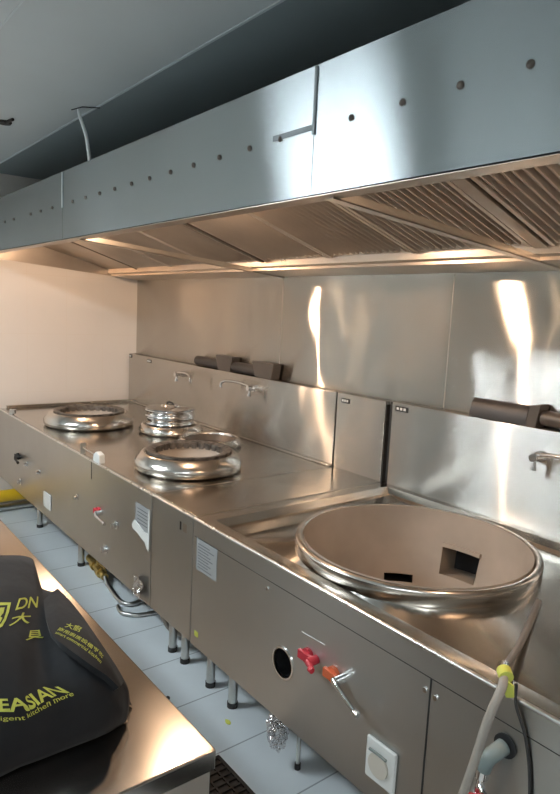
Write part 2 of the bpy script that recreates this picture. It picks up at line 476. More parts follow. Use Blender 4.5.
# peeling label
bm = bmesh.new()
bm_box(bm, 2.425, 2.567, -.0012, -.0002, .612, .725)
lb = add('label_sheet', bm, M['paper'], r1, label='grey label with a torn white lower edge')
bm = bmesh.new()
pts = [(2.425, .640), (2.40, .612), (2.41, .596), (2.455, .590), (2.50, .576), (2.535, .568), (2.550, .545), (2.572, .540), (2.574, .722), (2.566, .722), (2.560, .615), (2.52, .612), (2.47, .628)]
A = [bm.verts.new((p[0], -.0065, p[1])) for p in pts]; B_ = [bm.verts.new((p[0], -.0015, p[1])) for p in pts]
bm.faces.new(A); bm.faces.new(B_[::-1])
for i in range(len(A)): bm.faces.new([A[i], A[(i+1) % len(A)], B_[(i+1) % len(A)], B_[i]])
add('torn_edge', bm, M['white'], lb)
for k in range(5): box('text_line', (2.445, 2.545, -.0018, -.0013, .70-k*.016, .704-k*.016), M['ink'], lb)
bm = bmesh.new(); bmesh.ops.create_grid(bm, x_segments=6, y_segments=6, size=.05)
for v in bm.verts: v.co = Vector((2.49+v.co.x*.9, -.008-random.random()*.02, .345+v.co.y))
add('plastic_film', bm, M['foil'], r1, label='crumpled clear film stuck to the panel')

# ------------------------------------------------------------------ narrow filler cabinet
F0_, F1_ = 2.584, 2.930
fc = thing('filler_cabinet', 'narrow steel cabinet with flat worktop between the two stoves', 'cabinet', (2.757, .5, 0))
sheet_front('front_panel', F0_, F1_, fc)
bm = bmesh.new(); bm_box(bm, F0_, F1_, .0185, YS, ZT-.010, ZT)
add('worktop', bm, M['top'], fc, bevel=.003)
splash(2.585, 2.925, fc)
underside(F0_, F1_, fc); side_panels(F0_, F1_, fc)
leg(2.636, .155, fc); leg(2.856, .155, fc); leg(2.636, .95, fc); leg(2.856, .95, fc)
brand_tag(2.65, 1.165, fc, .06)
bm = bmesh.new(); bm_tube(bm, [(F0_+.001, .0035, ZT-.0035), (F1_-.001, .0035, ZT-.0035)], .0052, 12); add('edge_trim', bm, M['edge'], fc, smooth=40)
box('slot_mark', (2.83, 2.842, -.001, 0, .72, .755), M['black'], fc); box('slot_mark', (2.855, 2.885, -.001, 0, .72, .755), M['hood'], fc)
bm = bmesh.new(); bm_box(bm, 2.9255, 2.930, 1.065, YW-.003, ZT, 1.185)

add('gap_shade', bm, M['void'], fc)  # near-black piece standing in for the shade of the open gap

# ------------------------------------------------------------------ big cauldron stove
B0, B1 = 2.938, 4.62
rb = thing('cauldron_stove', 'wide steel stove with one huge round cauldron opening, nearest the viewer', 'stove', (3.78, .5, 0))
PC = (3.630, .475, 0)
bm = bmesh.new()   # front panel with round hole: build outline grid around the hole
hx, hz, hr = 3.520, .487, .048
seg = 32
outer = []
for k in range(seg):
    a = 2*PI*k/seg; c_, s_ = math.cos(a), math.sin(a); t = .09/max(abs(c_), abs(s_))
    outer.append((hx+c_*t, hz+s_*t))
inner = [(hx+hr*math.cos(2*PI*k/seg), hz+hr*math.sin(2*PI*k/seg)) for k in range(seg)]
for y in (0, .006):
    O = [bm.verts.new((p[0], y, p[1])) for p in outer]; I = [bm.verts.new((p[0], y, p[1])) for p in inner]
    for k in range(seg): bm.faces.new([O[k], O[(k+1) % seg], I[(k+1) % seg], I[k]])
    if y == 0: I0 = I
    else:
        for k in range(seg): bm.faces.new([I0[k], I0[(k+1) % seg], I[(k+1) % seg], I[k]])
xa, xb, za, zb_ = hx-.09, hx+.09, hz-.09, hz+.09
for b in ((B0, xa, ZB, ZT), (xb, B1, ZB, ZT), (xa, xb, zb_, ZT), (xa, xb, ZB, za)):
    bm_box(bm, b[0], b[1], 0, .006, b[2], b[3])
bmesh.ops.remove_doubles(bm, verts=bm.verts, dist=1e-5)
for f in [f for f in bm.faces if abs(f.normal.x) > .9 and min(abs(v.co.x-B0) for v in f.verts) > .01 and min(abs(v.co.x-B1) for v in f.verts) > .01 and all(abs(v.co.x-xa) < 1e-4 for v in f.verts)]: pass
fp = add('front_panel', bm, M['front'], rb, recalc=False)
bm = bmesh.new(); bm_lathe(bm, [(hr-.001, 0), (hr+.005, 0), (hr+.005, .004), (hr-.001, .004)], (0, 0, 0), 40, close=True)
bmesh.ops.transform(bm, matrix=Matrix.Translation((hx, 0, hz)) @ Matrix.Rotation(PI/2, 4, 'X'), verts=bm.verts)
add('hole_rim', bm, M['chrome'], rb, smooth=40)
bm = bmesh.new(); bm_tube(bm, [(hx, .007, hz), (hx, .16, hz)], hr+.012, 24, caps=False)
bm_tube(bm, [(hx, .15, hz), (hx, .16, hz)], hr+.012, 24)
add('air_inlet', bm, M['black'], rb)
# raised, inward-folding border round a sunken deck
ZR = .758
bm = bmesh.new()
x0, x1, y0, y1 = B0, B1, 0., YS
bo = [(x0, y0), (x1, y0), (x1, y1), (x0, y1)]
def ringv(ins, z): return [bm.verts.new(p) for p in ((x0+ins[0], y0+ins[1], z), (x1-ins[2], y0+ins[1], z), (x1-ins[2], y1-ins[3], z), (x0+ins[0], y1-ins[3], z))]
R = [ringv((0, .0005, 0, 0), ZT-.02), ringv((0, .0005, 0, 0), ZT), ringv((.012, .014, .012, .004), ZT+.002), ringv((.060, .058, .05, .03), ZT-.001), ringv((.075, .062, .055, .036), ZR+.012), ringv((.160, .066, .06, .05), ZR)]
for A, B in zip(R, R[1:]):
    for k in range(4): bm.faces.new([A[k], A[(k+1) % 4], B[(k+1) % 4], B[k]])
inner4 = R[-1]
# deck with a round opening: join ring to a circle
seg = 64; rc = .403
circ = [bm.verts.new((PC[0]+rc*math.cos(2*PI*k/seg), PC[1]+rc*math.sin(2*PI*k/seg), .799)) for k in range(seg)]
ix0, ix1, iy0, iy1 = x0+.160, x1-.06, y0+.066, y1-.05
sq = []
for k in range(seg):
    a = 2*PI*k/seg; c_, s_ = math.cos(a), math.sin(a)
    tx = ((ix1 if c_ > 0 else ix0)-PC[0])/c_ if abs(c_) > 1e-6 else 1e9
    ty = ((iy1 if s_ > 0 else iy0)-PC[1])/s_ if abs(s_) > 1e-6 else 1e9
    t = max(min(tx, ty), rc+.004); sq.append(bm.verts.new((PC[0]+c_*t, PC[1]+s_*t, ZR)))
for k in range(seg): bm.faces.new([circ[k], circ[(k+1) % seg], sq[(k+1) % seg], sq[k]])
for cx_, cy_ in ((ix0, iy0), (ix1, iy0), (ix1, iy1), (ix0, iy1)):
    best = None
    for k in range(seg):
        a, b = sq[k].co, sq[(k+1) % seg].co
        if (abs(a.x-cx_) < 1e-4 and abs(b.y-cy_) < 1e-4) or (abs(a.y-cy_) < 1e-4 and abs(b.x-cx_) < 1e-4):
            if abs(a.x-b.x) > 1e-5 and abs(a.y-b.y) > 1e-5: best = k
    if best is not None:
        bm.faces.new([sq[best], sq[(best+1) % seg], bm.verts.new((cx_, cy_, ZR))])
wt = add('worktop', bm, M['top'], rb, smooth=25)
splash(2.968, B1, rb, 1.205)
box('gap_shade_plate', (2.9385, 2.967, 1.08, YW-.003, ZT, 1.185), M['void'], rb)  # recessed dark sheet painted as the shade between the splashbacks
underside(B0, B1, rb); side_panels(B0, B1, rb)
leg(3.026, .155, rb); leg(4.5, .155, rb); leg(3.026, .95, rb); leg(4.5, .95, rb)
leg(3.45, .15, rb, .008)
brand_tag(3.03, 1.178, rb, .075)
bm = bmesh.new(); bm_tube(bm, [(B0+.001, .0035, ZT-.0035), (B1-.001, .0035, ZT-.0035)], .0062, 12); add('edge_trim', bm, M['edge'], rb, smooth=40)
tap(3.745, 1.105, rb, 1, .20)
# cauldron: collar, rolled rim, clay lining
h = .85
bm = bmesh.new()
bm_lathe(bm, [(.400, .795), (.4135, .795), (.4155, .798), (.4165, .836), (.413, .843), (.405, .846), (.395, .845), (.389, .840), (.389, .80)], PC, 96, close=True)
add('cauldron_rim', bm, M['spun'], rb, smooth=50)
zf = .515; rw = .387; prof = [(rw, .846), (rw-.003, .80), (rw-.012, .72), (rw-.03, .64), (rw-.06, zf)]
def rin(z):
    for (ra, zaa), (rb_, zbb) in zip(prof, prof[1:]):
        if zbb <= z <= zaa: return rb_+(ra-rb_)*(z-zbb)/(zaa-zbb)
    return rw
HATCH = [(128, 147.5, .545, .575, .12), (86.5, 111, .600, .706, .13)]
angs = sorted(set([k*5 for k in range(72)]+[a for h_ in HATCH for a in h_[:2]]))
zs = sorted(set([.846, .80, .76, .706, .68, .64, .600, .575, .545, zf]), reverse=True)
bm = bmesh.new()
def cp(a, z, r): return (PC[0]+r*math.cos(math.radians(a)), PC[1]+r*math.sin(math.radians(a)), z)
G = [[bm.verts.new(cp(a, z, rin(z))) for a in angs] for z in zs]
for i in range(len(zs)-1):
    for k in range(len(angs)):
        k2 = (k+1) % len(angs); am = (angs[k]+(angs[k2] if k2 else 360))/2; zm = (zs[i]+zs[i+1])/2
        if any(h_[0] < am < h_[1] and h_[2] < zm < h_[3] for h_ in HATCH): continue
        bm.faces.new([G[i][k], G[i][k2], G[i+1][k2], G[i+1][k]])
c0 = bm.verts.new((PC[0], PC[1], zf-.01))
for k in range(len(angs)): bm.faces.new([G[-1][k], G[-1][(k+1) % len(angs)], c0])
clay = add('clay_lining', bm, M['clay'], rb, smooth=30)
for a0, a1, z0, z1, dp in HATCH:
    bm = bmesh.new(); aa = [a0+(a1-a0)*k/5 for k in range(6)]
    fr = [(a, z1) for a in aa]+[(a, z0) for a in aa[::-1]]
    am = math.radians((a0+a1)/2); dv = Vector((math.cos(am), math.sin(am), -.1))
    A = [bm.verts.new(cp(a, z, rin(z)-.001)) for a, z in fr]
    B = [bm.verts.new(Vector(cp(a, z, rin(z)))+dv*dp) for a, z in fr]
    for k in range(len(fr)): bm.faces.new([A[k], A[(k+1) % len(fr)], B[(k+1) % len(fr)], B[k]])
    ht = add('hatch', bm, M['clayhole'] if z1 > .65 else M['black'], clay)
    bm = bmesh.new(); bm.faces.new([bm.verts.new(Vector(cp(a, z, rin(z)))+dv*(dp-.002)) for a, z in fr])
    add('opening', bm, M['black'], ht)  # black back face paints the darkness inside the hole
bm = bmesh.new()
aa = [86+25*k/8 for k in range(9)]
lo = [bm.verts.new(cp(a, .708, rin(.708)-.012)) for a in aa]; hi = [bm.verts.new(cp(a, .723, rin(.723)-.012)) for a in aa]
lo2 = [bm.verts.new(cp(a, .708, rin(.708)+.0)) for a in aa]; hi2 = [bm.verts.new(cp(a, .723, rin(.723)+.0)) for a in aa]
for k in range(8):
    bm.faces.new([lo[k], lo[k+1], hi[k+1], hi[k]]); bm.faces.new([lo[k], lo2[k], lo2[k+1], lo[k+1]]); bm.faces.new([hi[k], hi[k+1], hi2[k+1], hi2[k]])
for k in (0, 8): bm.faces.new([lo[k], hi[k], hi2[k], lo2[k]])
add('hatch_lintel', bm, M['clay'], clay)

# fittings on the cauldron stove front
gas_lever(3.640, .572, rb, M['red'], -.01, .0, 'red')
gas_lever(3.755, .570, rb, M['orange'], .065, -.030)
bm = bmesh.new(); bm_tube(bm, [(3.603, -.0012, .632), (3.708, -.0012, .638)], .0014, 6)
add('scratch', bm, M['scratch'], rb, label='thin pale scratch across the panel')
so = box('socket', (3.905, 4.010, -.012, -.0004, .355, .475), M['white'], rb, bevel=.006, label='white splash-proof wall socket')
bm = bmesh.new(); bm_tube(bm, [(3.955, -.012, .412), (3.955, -.018, .412)], .034, 28)
add('socket_cover', bm, M['flap'], so, smooth=40, label='round beige flap')
bm = bmesh.new(); bm_tube(bm, [(3.925, -.019, .447), (3.955, -.021, .45), (3.985, -.019, .447)], .004, 8, smooth=4)
add('hinge', bm, M['pvc'], so)
fold = box('panel_fold', (B0+.01, B1, -.0012, -.0001, .7292, .7310), M['void'], rb)
box('panel_joint', (4.0885, 4.0925, -.0018, -.0001, ZB+.005, .728), M['void'], rb)
for x, z in ((4.075, .692), (4.107, .688), (3.42, .70)):
    bm = bmesh.new(); bm_tube(bm, [(x, 0, z), (x, -.004, z)], .0065, 12); add('screw', bm, M['chrome'], rb, smooth=40)
lb = box('label_sheet', (2.966, 3.112, -.0012, -.0002, .605, .728), M['paper'], rb, label='grey printed label sheet at the left end of the panel')
for k in range(9):
    w = random.uniform(.07, .115)
    box('text_line', (2.978, 2.978+w, -.0018, -.0013, .708-k*.0115, .7115-k*.0115), M['ink'], lb)
box('sticker', (2.968, 2.995, -.0012, -.0002, .330, .352), M['yelgreen'], rb, label='small yellow-green sticker at the bottom edge')

# ------------------------------------------------------------------ flues on top of the splashbacks
def flue(x0, x1, r, z, root, brackets, half=False):
    bm = bmesh.new(); bm_tube(bm, [(x0, YS+.038, z), (x1, YS+.038, z)], r, 24)
    o = add('flue_pipe', bm, M['flue'], root, smooth=40)
    for bx0, bx1, bz in brackets:
        bm = bmesh.new()
        bm_prism(bm, [(bx0+.035, ZS), (bx1-.02, ZS), (bx1, bz), (bx0, bz)], 'y', YS+.002, YS+.066)
        add('flue_bracket', bm, M['bracket'], root, bevel=.003)
    return o
flue(1.09, 1.90, .034, 1.236, r1, [(1.375, 1.575, 1.300), (1.80, 2.02, 1.296)])
bm = bmesh.new()
n = 12; pf = [(YS+.036+.036*math.cos(PI*k/n), 1.207+.078*math.sin(PI*k/n)) for k in range(n+1)]
bm_prism(bm, pf, 'x', 3.40, 3.66)
add('flue_hood', bm, M['flue'], rb, smooth=40)
bm = bmesh.new(); bm_prism(bm, [(3.655, 1.205), (3.70, 1.205), (3.715, 1.30), (3.67, 1.29)], 'y', YS+.002, YS+.07); add('flue_bracket', bm, M['bracket'], rb, bevel=.003)
bm = bmesh.new(); bm_tube(bm, [(3.71, YS+.04, 1.245), (4.1, YS+.04, 1.245)], .030, 20); add('flue_pipe', bm, M['bracket'], rb, smooth=40)

# ------------------------------------------------------------------ steel rings stacked on the left rear burner
def steel_ring(z, r0, label):
    c = (1.385, .725, z)
    bm = bmesh.new()
    bm_lathe(bm, [(r0-.016, 0), (r0-.002, 0), (r0, .004), (r0-.004, .010), (r0-.004, .036), (r0+.003, .042), (r0+.002, .047), (r0-.010, .047), (r0-.014, .040)], c, 56, close=True)
    o = add('steamer_ring', bm, M['chrome'], None, smooth=50)
    origin_to(o, c); return tag(o, label, 'ring', 'polished steel rings on the rear burner')
steel_ring(.8585, .155, 'polished steel ring sitting directly on the rear burner, under the other ring')
steel_ring(.9065, .158, 'polished steel ring on top of the stack behind the far wok burners')
t = thing('steel_lid', 'shiny steel lid lying on the topmost polished ring', 'lid', (1.385, .725, .954))
bm = bmesh.new(); bm_lathe(bm, [(0, .012), (.05, .012), (.055, .006), (.10, .004), (.135, .0), (.150, .001), (.152, .006), (.135, .008), (.10, .012), (.062, .016), (.058, .024), (.05, .028), (0, .028)], (1.385, .725, .954), 48)
add('lid_plate', bm, M['chrome'], t, smooth=50)
bm = bmesh.new(); bm_tube(bm, [(1.34, .725, .980), (1.355, .725, .990), (1.415, .725, .990), (1.43, .725, .980)], .006, 8, smooth=4); add('handle', bm, M['iron'], t, smooth=50)

# ------------------------------------------------------------------ extractor hood
YH, ZH, ZH2, ZW = -.13, 1.906, 2.222, 1.813
HX1 = 5.53
hd = thing('extractor_hood', 'long steel extractor hood hanging over the whole row of stoves', 'hood', (2.77, .5, ZH2))
joints = [0.004, 1.84, 3.69, HX1]
for a, b in zip(joints, joints[1:]):
    bm = bmesh.new()
    bm_strip(bm, [(YH+.10, ZH2), (YH, ZH2), (YH, ZH+.002), (YH+.055, ZH), (YH+.055, ZH+.03)], 'x', a+.0015, b-.0015, .003)
    add('fascia', bm, M['fascia'], hd)
bm = bmesh.new()
bm_strip(bm, [(YH+.003, ZH-.0025), (YH+.056, ZH-.0045), (YH+.0585, ZH+.028)], 'x', .004, HX1, .0015)
add('front_lip', bm, M['hood'], hd)
for x in joints[1:3]:
    box('joint_strip', (x-.004, x+.004, YH-.005, YH-.0018, 2.055, ZH2-.002), M['alu'] if x < 2 else M['tape'], hd)
box('tape_strip', (3.520, 3.682, YH-.004, YH-.0018, 2.067, 2.081), M['tape'], hd, label='grey strip stuck beside the panel joint')
for x in (.66, .82, 1.012, 1.337, 1.508, 1.689, 1.976, 2.138, 2.298, 2.454, 2.614, 2.768, 2.929, 3.087, 3.245, 3.406, 3.552, 3.825, 3.983, 4.133, 4.284, 4.44, 4.60):
    bm = bmesh.new(); bm_lathe(bm, [(.0085, 0), (.0075, .003), (.004, .0055), (0, .006)], (0, 0, 0), 14)
    bmesh.ops.transform(bm, matrix=Matrix.Translation((x, YH-.0016, 2.069)) @ Matrix.Rotation(PI/2, 4, 'X'), verts=bm.verts)
    add('rivet', bm, M['bracket'], hd, smooth=50)
bm = bmesh.new(); bm_box(bm, .004, HX1, YH+.10, YW-.002, ZH2-.002, ZH2+.001); add('roof_panel', bm, M['fascia'], hd)
SL = -.30; FY0, FY1, FZ1 = .10, .86, 1.90
def fz(y): return FZ1+SL*(y-FY1)
for a in (.0035, HX1-.004):
    bm = bmesh.new(); bm_prism(bm, [(YH+.003, ZH), (YW-.002, ZW), (YW-.002, ZH2-.003), (YH+.003, ZH2-.003)], 'x', a, a+.003); add('side_panel', bm, M['hood'], hd)
# rear grease gutter
bm = bmesh.new()
bm_strip(bm, [(YW-.003, 1.90), (YW-.003, ZW), (.90, 1.830), (.90, 1.842), (.875, 1.850), (.872, 1.885), (.845, 1.893)], 'x', .009, HX1-.006, .002)
add('grease_gutter', bm, M['hoodb'], hd, smooth=20)
# sloping blank plate by the wall and front ledge
bm = bmesh.new(); bm_prism(bm, [(YH+.06, fz(YH+.06)-.06), (FY1+.03, fz(FY1+.03)-.012), (FY1+.03, fz(FY1+.03)-.010), (YH+.06, fz(YH+.06)-.058)], 'x', .010, .555)
add('blank_plate', bm, M['hood'], hd)
bm = bmesh.new(); bm_box(bm, .56, HX1-.006, YH+.06, FY0, fz(FY0)-.004, fz(FY0)); add('front_ledge', bm, M['hood'], hd)
def sloped_bar(x, w, root, name, z0off, y0=FY0, y1=FY1, mat='hood', d=.03):
    bm = bmesh.new(); bm_prism(bm, [(y0, fz(y0)-d+z0off), (y1, fz(y1)-d+z0off), (y1, fz(y1)+z0off), (y0, fz(y0)+z0off)], 'x', x-w/2, x+w/2)
    return add(name, bm, M[mat], root, bevel=.002)
slots = []
for a, b, n in ((.575, 2.125, 3), (2.165, 3.735, 3), (3.80, 5.36, 3)):
    w = (b-a)/n
    for k in range(n): slots.append((a+k*w, a+(k+1)*w))
for x, w in ((.566, .014), (2.145, .026), (3.767, .050), (5.39, .04)): sloped_bar(x, w, hd, 'filter_rail', -.004, mat='raildk' if w < .03 else 'hood')
# brace bars under the hood, lip to rear gutter
for x in (1.98, 3.727):
    bm = bmesh.new()
    P0 = Vector((x, YH+.03, ZH-.006)); P1 = Vector((x, YW-.003, ZW-.001))
    for dx0, dx1, dz0, dz1 in ((-.017, .017, -.003, 0), (.014, .017, -.003, .022)):
        A = [bm.verts.new(P0+Vector((dx, 0, dz))) for dx, dz in ((dx0, dz0), (dx1, dz0), (dx1, dz1), (dx0, dz1))]
        B = [bm.verts.new(P1+Vector((dx, 0, dz-.004))) for dx, dz in ((dx0, dz0), (dx1, dz0), (dx1, dz1), (dx0, dz1))]
        bm.faces.new(A[::-1]); bm.faces.new(B)
        for i in range(4): bm.faces.new([A[i], A[(i+1) % 4], B[(i+1) % 4], B[i]])
    add('brace_bar', bm, M['brace'], hd)
# baffle filters, each one lifts out
words = ['first baffle filter from the cream tiled wall, above the far wok burner', 'second baffle filter from the cream tiled wall',
         'third baffle filter from the tiled wall, left of the first dark rail', 'baffle filter just right of the first dark rail',
         'baffle filter above the narrow filler cabinet, middle of its bank of three', 'baffle filter left of the wide rail, above the cauldron stove',
         'baffle filter just right of the wide rail, at the right edge of the view', 'baffle filter above the right end of the cauldron stove', 'last baffle filter at the far right end of the hood']
for (a, b), w in zip(slots, words):
    xm = (a+b)/2; 
    a += .003; b -= .003
    bm = bmesh.new()
    def slab(xa, xb, ya, yb, z0, z1):
        bm_prism(bm, [(ya, fz(ya)+z0), (yb, fz(yb)+z0), (yb, fz(yb)+z1), (ya, fz(ya)+z1)], 'x', xa, xb)
    slab(a, a+.016, FY0, FY1, -.028, 0); slab(b-.016, b, FY0, FY1, -.028, 0)
    slab(a+.016, b-.016, FY0, FY0+.016, -.028, 0); slab(a+.016, b-.016, FY1-.014, FY1, -.02, 0)
    f_ = add('baffle_filter', bm, M['filter'], hd)
    bm = bmesh.new(); nb = 14; st = (b-a-.036)/nb; 
    for k in range(nb):
        xx = a+.018+k*st
        prof_ = [(xx, -.004), (xx+st*.08, -.020), (xx+st*.50, -.026), (xx+st*.58, -.004), (xx+st*.50, -.006), (xx+st*.45, -.023), (xx+st*.14, -.018), (xx+st*.06, -.004)]
        A = [bm.verts.new((p[0], FY0+.017, fz(FY0+.017)+p[1])) for p in prof_]; B = [bm.verts.new((p[0], FY1-.016, fz(FY1-.016)+p[1])) for p in prof_]
        bm.faces.new(A); bm.faces.new(B[::-1])
        for i in range(len(A)): bm.faces.new([A[i], A[(i+1) % len(A)], B[(i+1) % len(A)], B[i]])
    bm_prism(bm, [(FY0+.017, fz(FY0+.017)-.003), (FY1-.016, fz(FY1-.016)-.003), (FY1-.016, fz(FY1-.016)), (FY0+.017, fz(FY0+.017))], 'x', a+.017, b-.017)
    add('baffles', bm, M['filter'], f_)

# lamps inside the hood, behind the fascia
m, nt, b = new_mat('warm lamp globe'); M['lamp'] = m
b.inputs['Base Color'].default_value = (1, .8, .6, 1); b.inputs['Emission Color'].default_value = (1, .66, .42, 1); b.inputs['Emission Strength'].default_value = LAMP
for i, x in enumerate((1.02, 2.78, 4.58)):
    bm = bmesh.new(); bm_tube(bm, [(x, .06, 2.05), (x, .06, 2.07), (x, .06, 2.072), (x, .06, fz(FY0)-.005)], [.036, .036, .05, .05], 20); l = add('hood_lamp', bm, M['iron'], hd, smooth=40)
    bm = bmesh.new(); bmesh.ops.create_uvsphere(bm, u_segments=24, v_segments=12, radius=.030); bmesh.ops.translate(bm, vec=(x, .06, 2.03), verts=bm.verts)
    add('lamp_globe', bm, M['lamp'], l, smooth=True)

# ------------------------------------------------------------------ prep table in the foreground
TX1, TY1, TY0 = 4.082, -.62, -1.42
pt = thing('prep_table', 'long low steel prep table in the foreground, across the aisle from the stoves', 'table', (2.4, -1.02, 0))
bm = bmesh.new(); bm_box(bm, .75, TX1, TY0, TY1, ZT-.042, ZT); add('tabletop', bm, M['table'], pt, bevel=.004)
bm = bmesh.new(); bm_box(bm, .77, TX1-.006, TY0+.02, TY1-.008, .12, ZT-.042); add('cabinet_body', bm, M['tside'], pt, bevel=.003)
for x in (.85, 4.0):
    for y in (TY0+.08, TY1-.07):
        bm = bmesh.new(); bm_tube(bm, [(x, y, 0), (x, y, .12)], .02, 14); add('leg', bm, M['leg'], pt, smooth=40)

# ------------------------------------------------------------------ fabric bag lying on the table
rows = [
 [(3.239,-.949,.95),(3.3,-.857,.96),(3.325,-.804,.96),(3.338,-.758,.955),(3.344,-.727,.945),(3.523,-.763,.93),(3.542,-.733,.93),(3.677,-.726,.925),(3.788,-.725,.91),(3.858,-.72,.89),(3.89,-.71,.86)],
 [(3.523,-.995,.96),(3.584,-.919,.97),(3.607,-.875,.97),(3.619,-.837,.965),(3.61,-.8,.945),(3.647,-.791,.93),(3.732,-.776,.94),(3.8,-.76,.935),(3.862,-.747,.92),(3.896,-.732,.89),(3.903,-.71,.85)],
 [(3.738,-1.029,.95),(3.773,-.961,.955),(3.791,-.921,.955),(3.8,-.888,.945),(3.802,-.855,.925),(3.832,-.838,.92),(3.88,-.817,.925),(3.918,-.793,.92),(3.928,-.766,.9),(3.921,-.739,.87),(3.909,-.71,.83)],
 [(3.861,-1.05,.9),(3.899,-.989,.905),(3.911,-.952,.905),(3.924,-.923,.905),(3.924,-.89,.9),(3.923,-.858,.895),(3.928,-.827,.89),(3.939,-.797,.885),(3.945,-.769,.87),(3.94,-.743,.845),(3.918,-.718,.815)],
 [(3.917,-1.061,.84),(3.933,-.998,.835),(3.937,-.96,.835),(3.936,-.927,.835),(3.937,-.894,.835),(3.939,-.863,.835),(3.947,-.834,.835),(3.948,-.801,.83),(3.945,-.773,.825),(3.931,-.743,.815),(3.917,-.722,.805)],
 [(3.922,-1.062,.802),(3.94,-1.0,.802),(3.935,-.959,.802),(3.93,-.926,.802),(3.932,-.892,.802),(3.932,-.861,.802),(3.932,-.828,.802),(3.933,-.794,.802),(3.931,-.766,.802),(3.924,-.741,.802),(3.918,-.724,.802)]]
# left end beyond the frame and far side: round them down to the table
rows = [[(r[0][0]-.05, r[0][1]-.16, .802), (r[0][0]-.03, r[0][1]-.12, max(.802, r[0][2]-.05))]+r for r in rows]
back1 = [(x-.02 if i < 6 else x-.005, y+.012, max(.802, z-.05)) for i, (x, y, z) in enumerate(rows[0])]
back2 = [(x-.03 if i < 6 else x-.008, y+.016, .802) for i, (x, y, z) in enumerate(rows[0])]
rows = [back2, back1]+rows
bm = bmesh.new()
G = [[bm.verts.new(p) for p in r] for r in rows]
for A, B in zip(G, G[1:]):
    for i in range(len(A)-1): bm.faces.new([A[i], A[i+1], B[i+1], B[i]])
rim = [v for v in G[0]]+[r[-1] for r in G[1:]]+G[-1][-2::-1]+[r[0] for r in G[-2:0:-1]]
bm.faces.new(rim)
for _ in range(2):
    bmesh.ops.subdivide_edges(bm, edges=bm.edges, cuts=1, use_grid_fill=True)
    bmesh.ops.smooth_vert(bm, verts=[v for v in bm.verts if v.co.z > .81], factor=.35, use_axis_x=True, use_axis_y=True, use_axis_z=True)
bag = thing('fabric_bag', 'charcoal fabric bag with yellow printing lying crumpled on the prep table', 'bag', (3.7, -.87, ZT))
body = add('bag_body', bm, M['cloth'], bag, smooth=True)
def bvh_of(*objs):
    vs, fs = [], []
    for o in objs:
        off = len(vs); w = o.parent.location
        vs += [v.co+w for v in o.data.vertices]; fs += [[off+i for i in p.vertices] for p in o.data.polygons]
    return BVHTree.FromPolygons(vs, fs)
# folded-over top flap
fl = [[(3.618,-.788,.945),(3.569,-.74,.945),(3.645,-.737,.943),(3.735,-.739,.94),(3.817,-.737,.925),(3.879,-.733,.905),(3.909,-.726,.88)],
 [(3.721,-.816,.955),(3.719,-.789,.96),(3.762,-.775,.957),(3.824,-.769,.953),(3.88,-.763,.94),(3.919,-.755,.92),(3.934,-.741,.89)],
 [(3.782,-.826,.955),(3.828,-.825,.955),(3.862,-.818,.953),(3.893,-.807,.948),(3.919,-.792,.938),(3.933,-.77,.92),(3.944,-.751,.895)]]
bm = bmesh.new(); G = [[bm.verts.new(p) for p in r] for r in fl]
for A, B in zip(G, G[1:]):
    for i in range(len(A)-1): bm.faces.new([A[i], A[i+1], B[i+1], B[i]])
bmesh.ops.subdivide_edges(bm, edges=bm.edges, cuts=2, use_grid_fill=True)
bmesh.ops.smooth_vert(bm, verts=bm.verts, factor=.3, use_axis_x=True, use_axis_y=True, use_axis_z=True)
bmesh.ops.recalc_face_normals(bm, faces=bm.faces)
bmesh.ops.solidify(bm, geom=list(bm.faces), thickness=.012)
flap = add('bag_flap', bm, M['cloth'], bag, smooth=60)
tree = bvh_of(body, flap)

def strip_map(base, top):
    """(u, v) in 0..1 -> point between two rows of points lying on the cloth"""
    B_ = [Vector(p) for p in base]; T_ = [Vector(p) for p in top]
    def at(P, u):
        u = min(max(u, 0), 1)*(len(P)-1); i = min(int(u), len(P)-2); return P[i].lerp(P[i+1], u-i)
    return lambda u, v: at(B_, u).lerp(at(T_, u), v)

def put(bm, fn, name):
    bmesh.ops.triangulate(bm, faces=bm.faces)
    for _ in range(2):
        es = [e for e in bm.edges if e.calc_length() > .12]
        if es: bmesh.ops.subdivide_edges(bm, edges=es, cuts=1)
    bmesh.ops.triangulate(bm, faces=bm.faces)
    for v in bm.verts:
        p = fn(v.co.x, v.co.y); loc, nor, i, d = tree.find_nearest(p)
        if nor.z < 0 and nor.x < 0: nor = -nor
        v.co = loc+nor*.0013
    add(name, bm, M['print'], body, recalc=False)

def print_text(txt, base, top, bold=.0, name='printed_lettering'):
    cu = bpy.data.curves.new('t', 'FONT'); cu.body = txt; cu.size = 1; cu.offset = bold
    to = bpy.data.objects.new('t', cu); COL.objects.link(to)
    dg = bpy.context.evaluated_depsgraph_get()
    me = bpy.data.meshes.new_from_object(to.evaluated_get(dg))
    bpy.data.objects.remove(to)
    bm = bmesh.new(); bm.from_mesh(me); bpy.data.meshes.remove(me)
    xs = [v.co.x for v in bm.verts]; ys = [v.co.y for v in bm.verts]
    x0, x1, y0, y1 = min(xs), max(xs), min(ys), max(ys)
    asp = (x1-x0)/(y1-y0)
    fn = strip_map(base, top)
    for v in bm.verts: v.co.x -= x0; v.co.y -= y0
    put(bm, lambda x, y: fn(x/(x1-x0), y/(y1-y0)), name)

print_text('DN', [(3.6675, -.8607, .9599), (3.6394, -.8074, .9405)], [(3.6207, -.8396, .9619), (3.5878, -.7894, .9403)], .012)
print_text('大', [(3.7228, -.8892, .9573), (3.7083, -.8445, .9444)], [(3.6819, -.8686, .9594), (3.6647, -.8255, .9447)], .018)
print_text('貝', [(3.767, -.8694, .9421), (3.7493, -.8272, .9275)], [(3.7328, -.8537, .9429), (3.7214, -.8245, .9314)], .016)
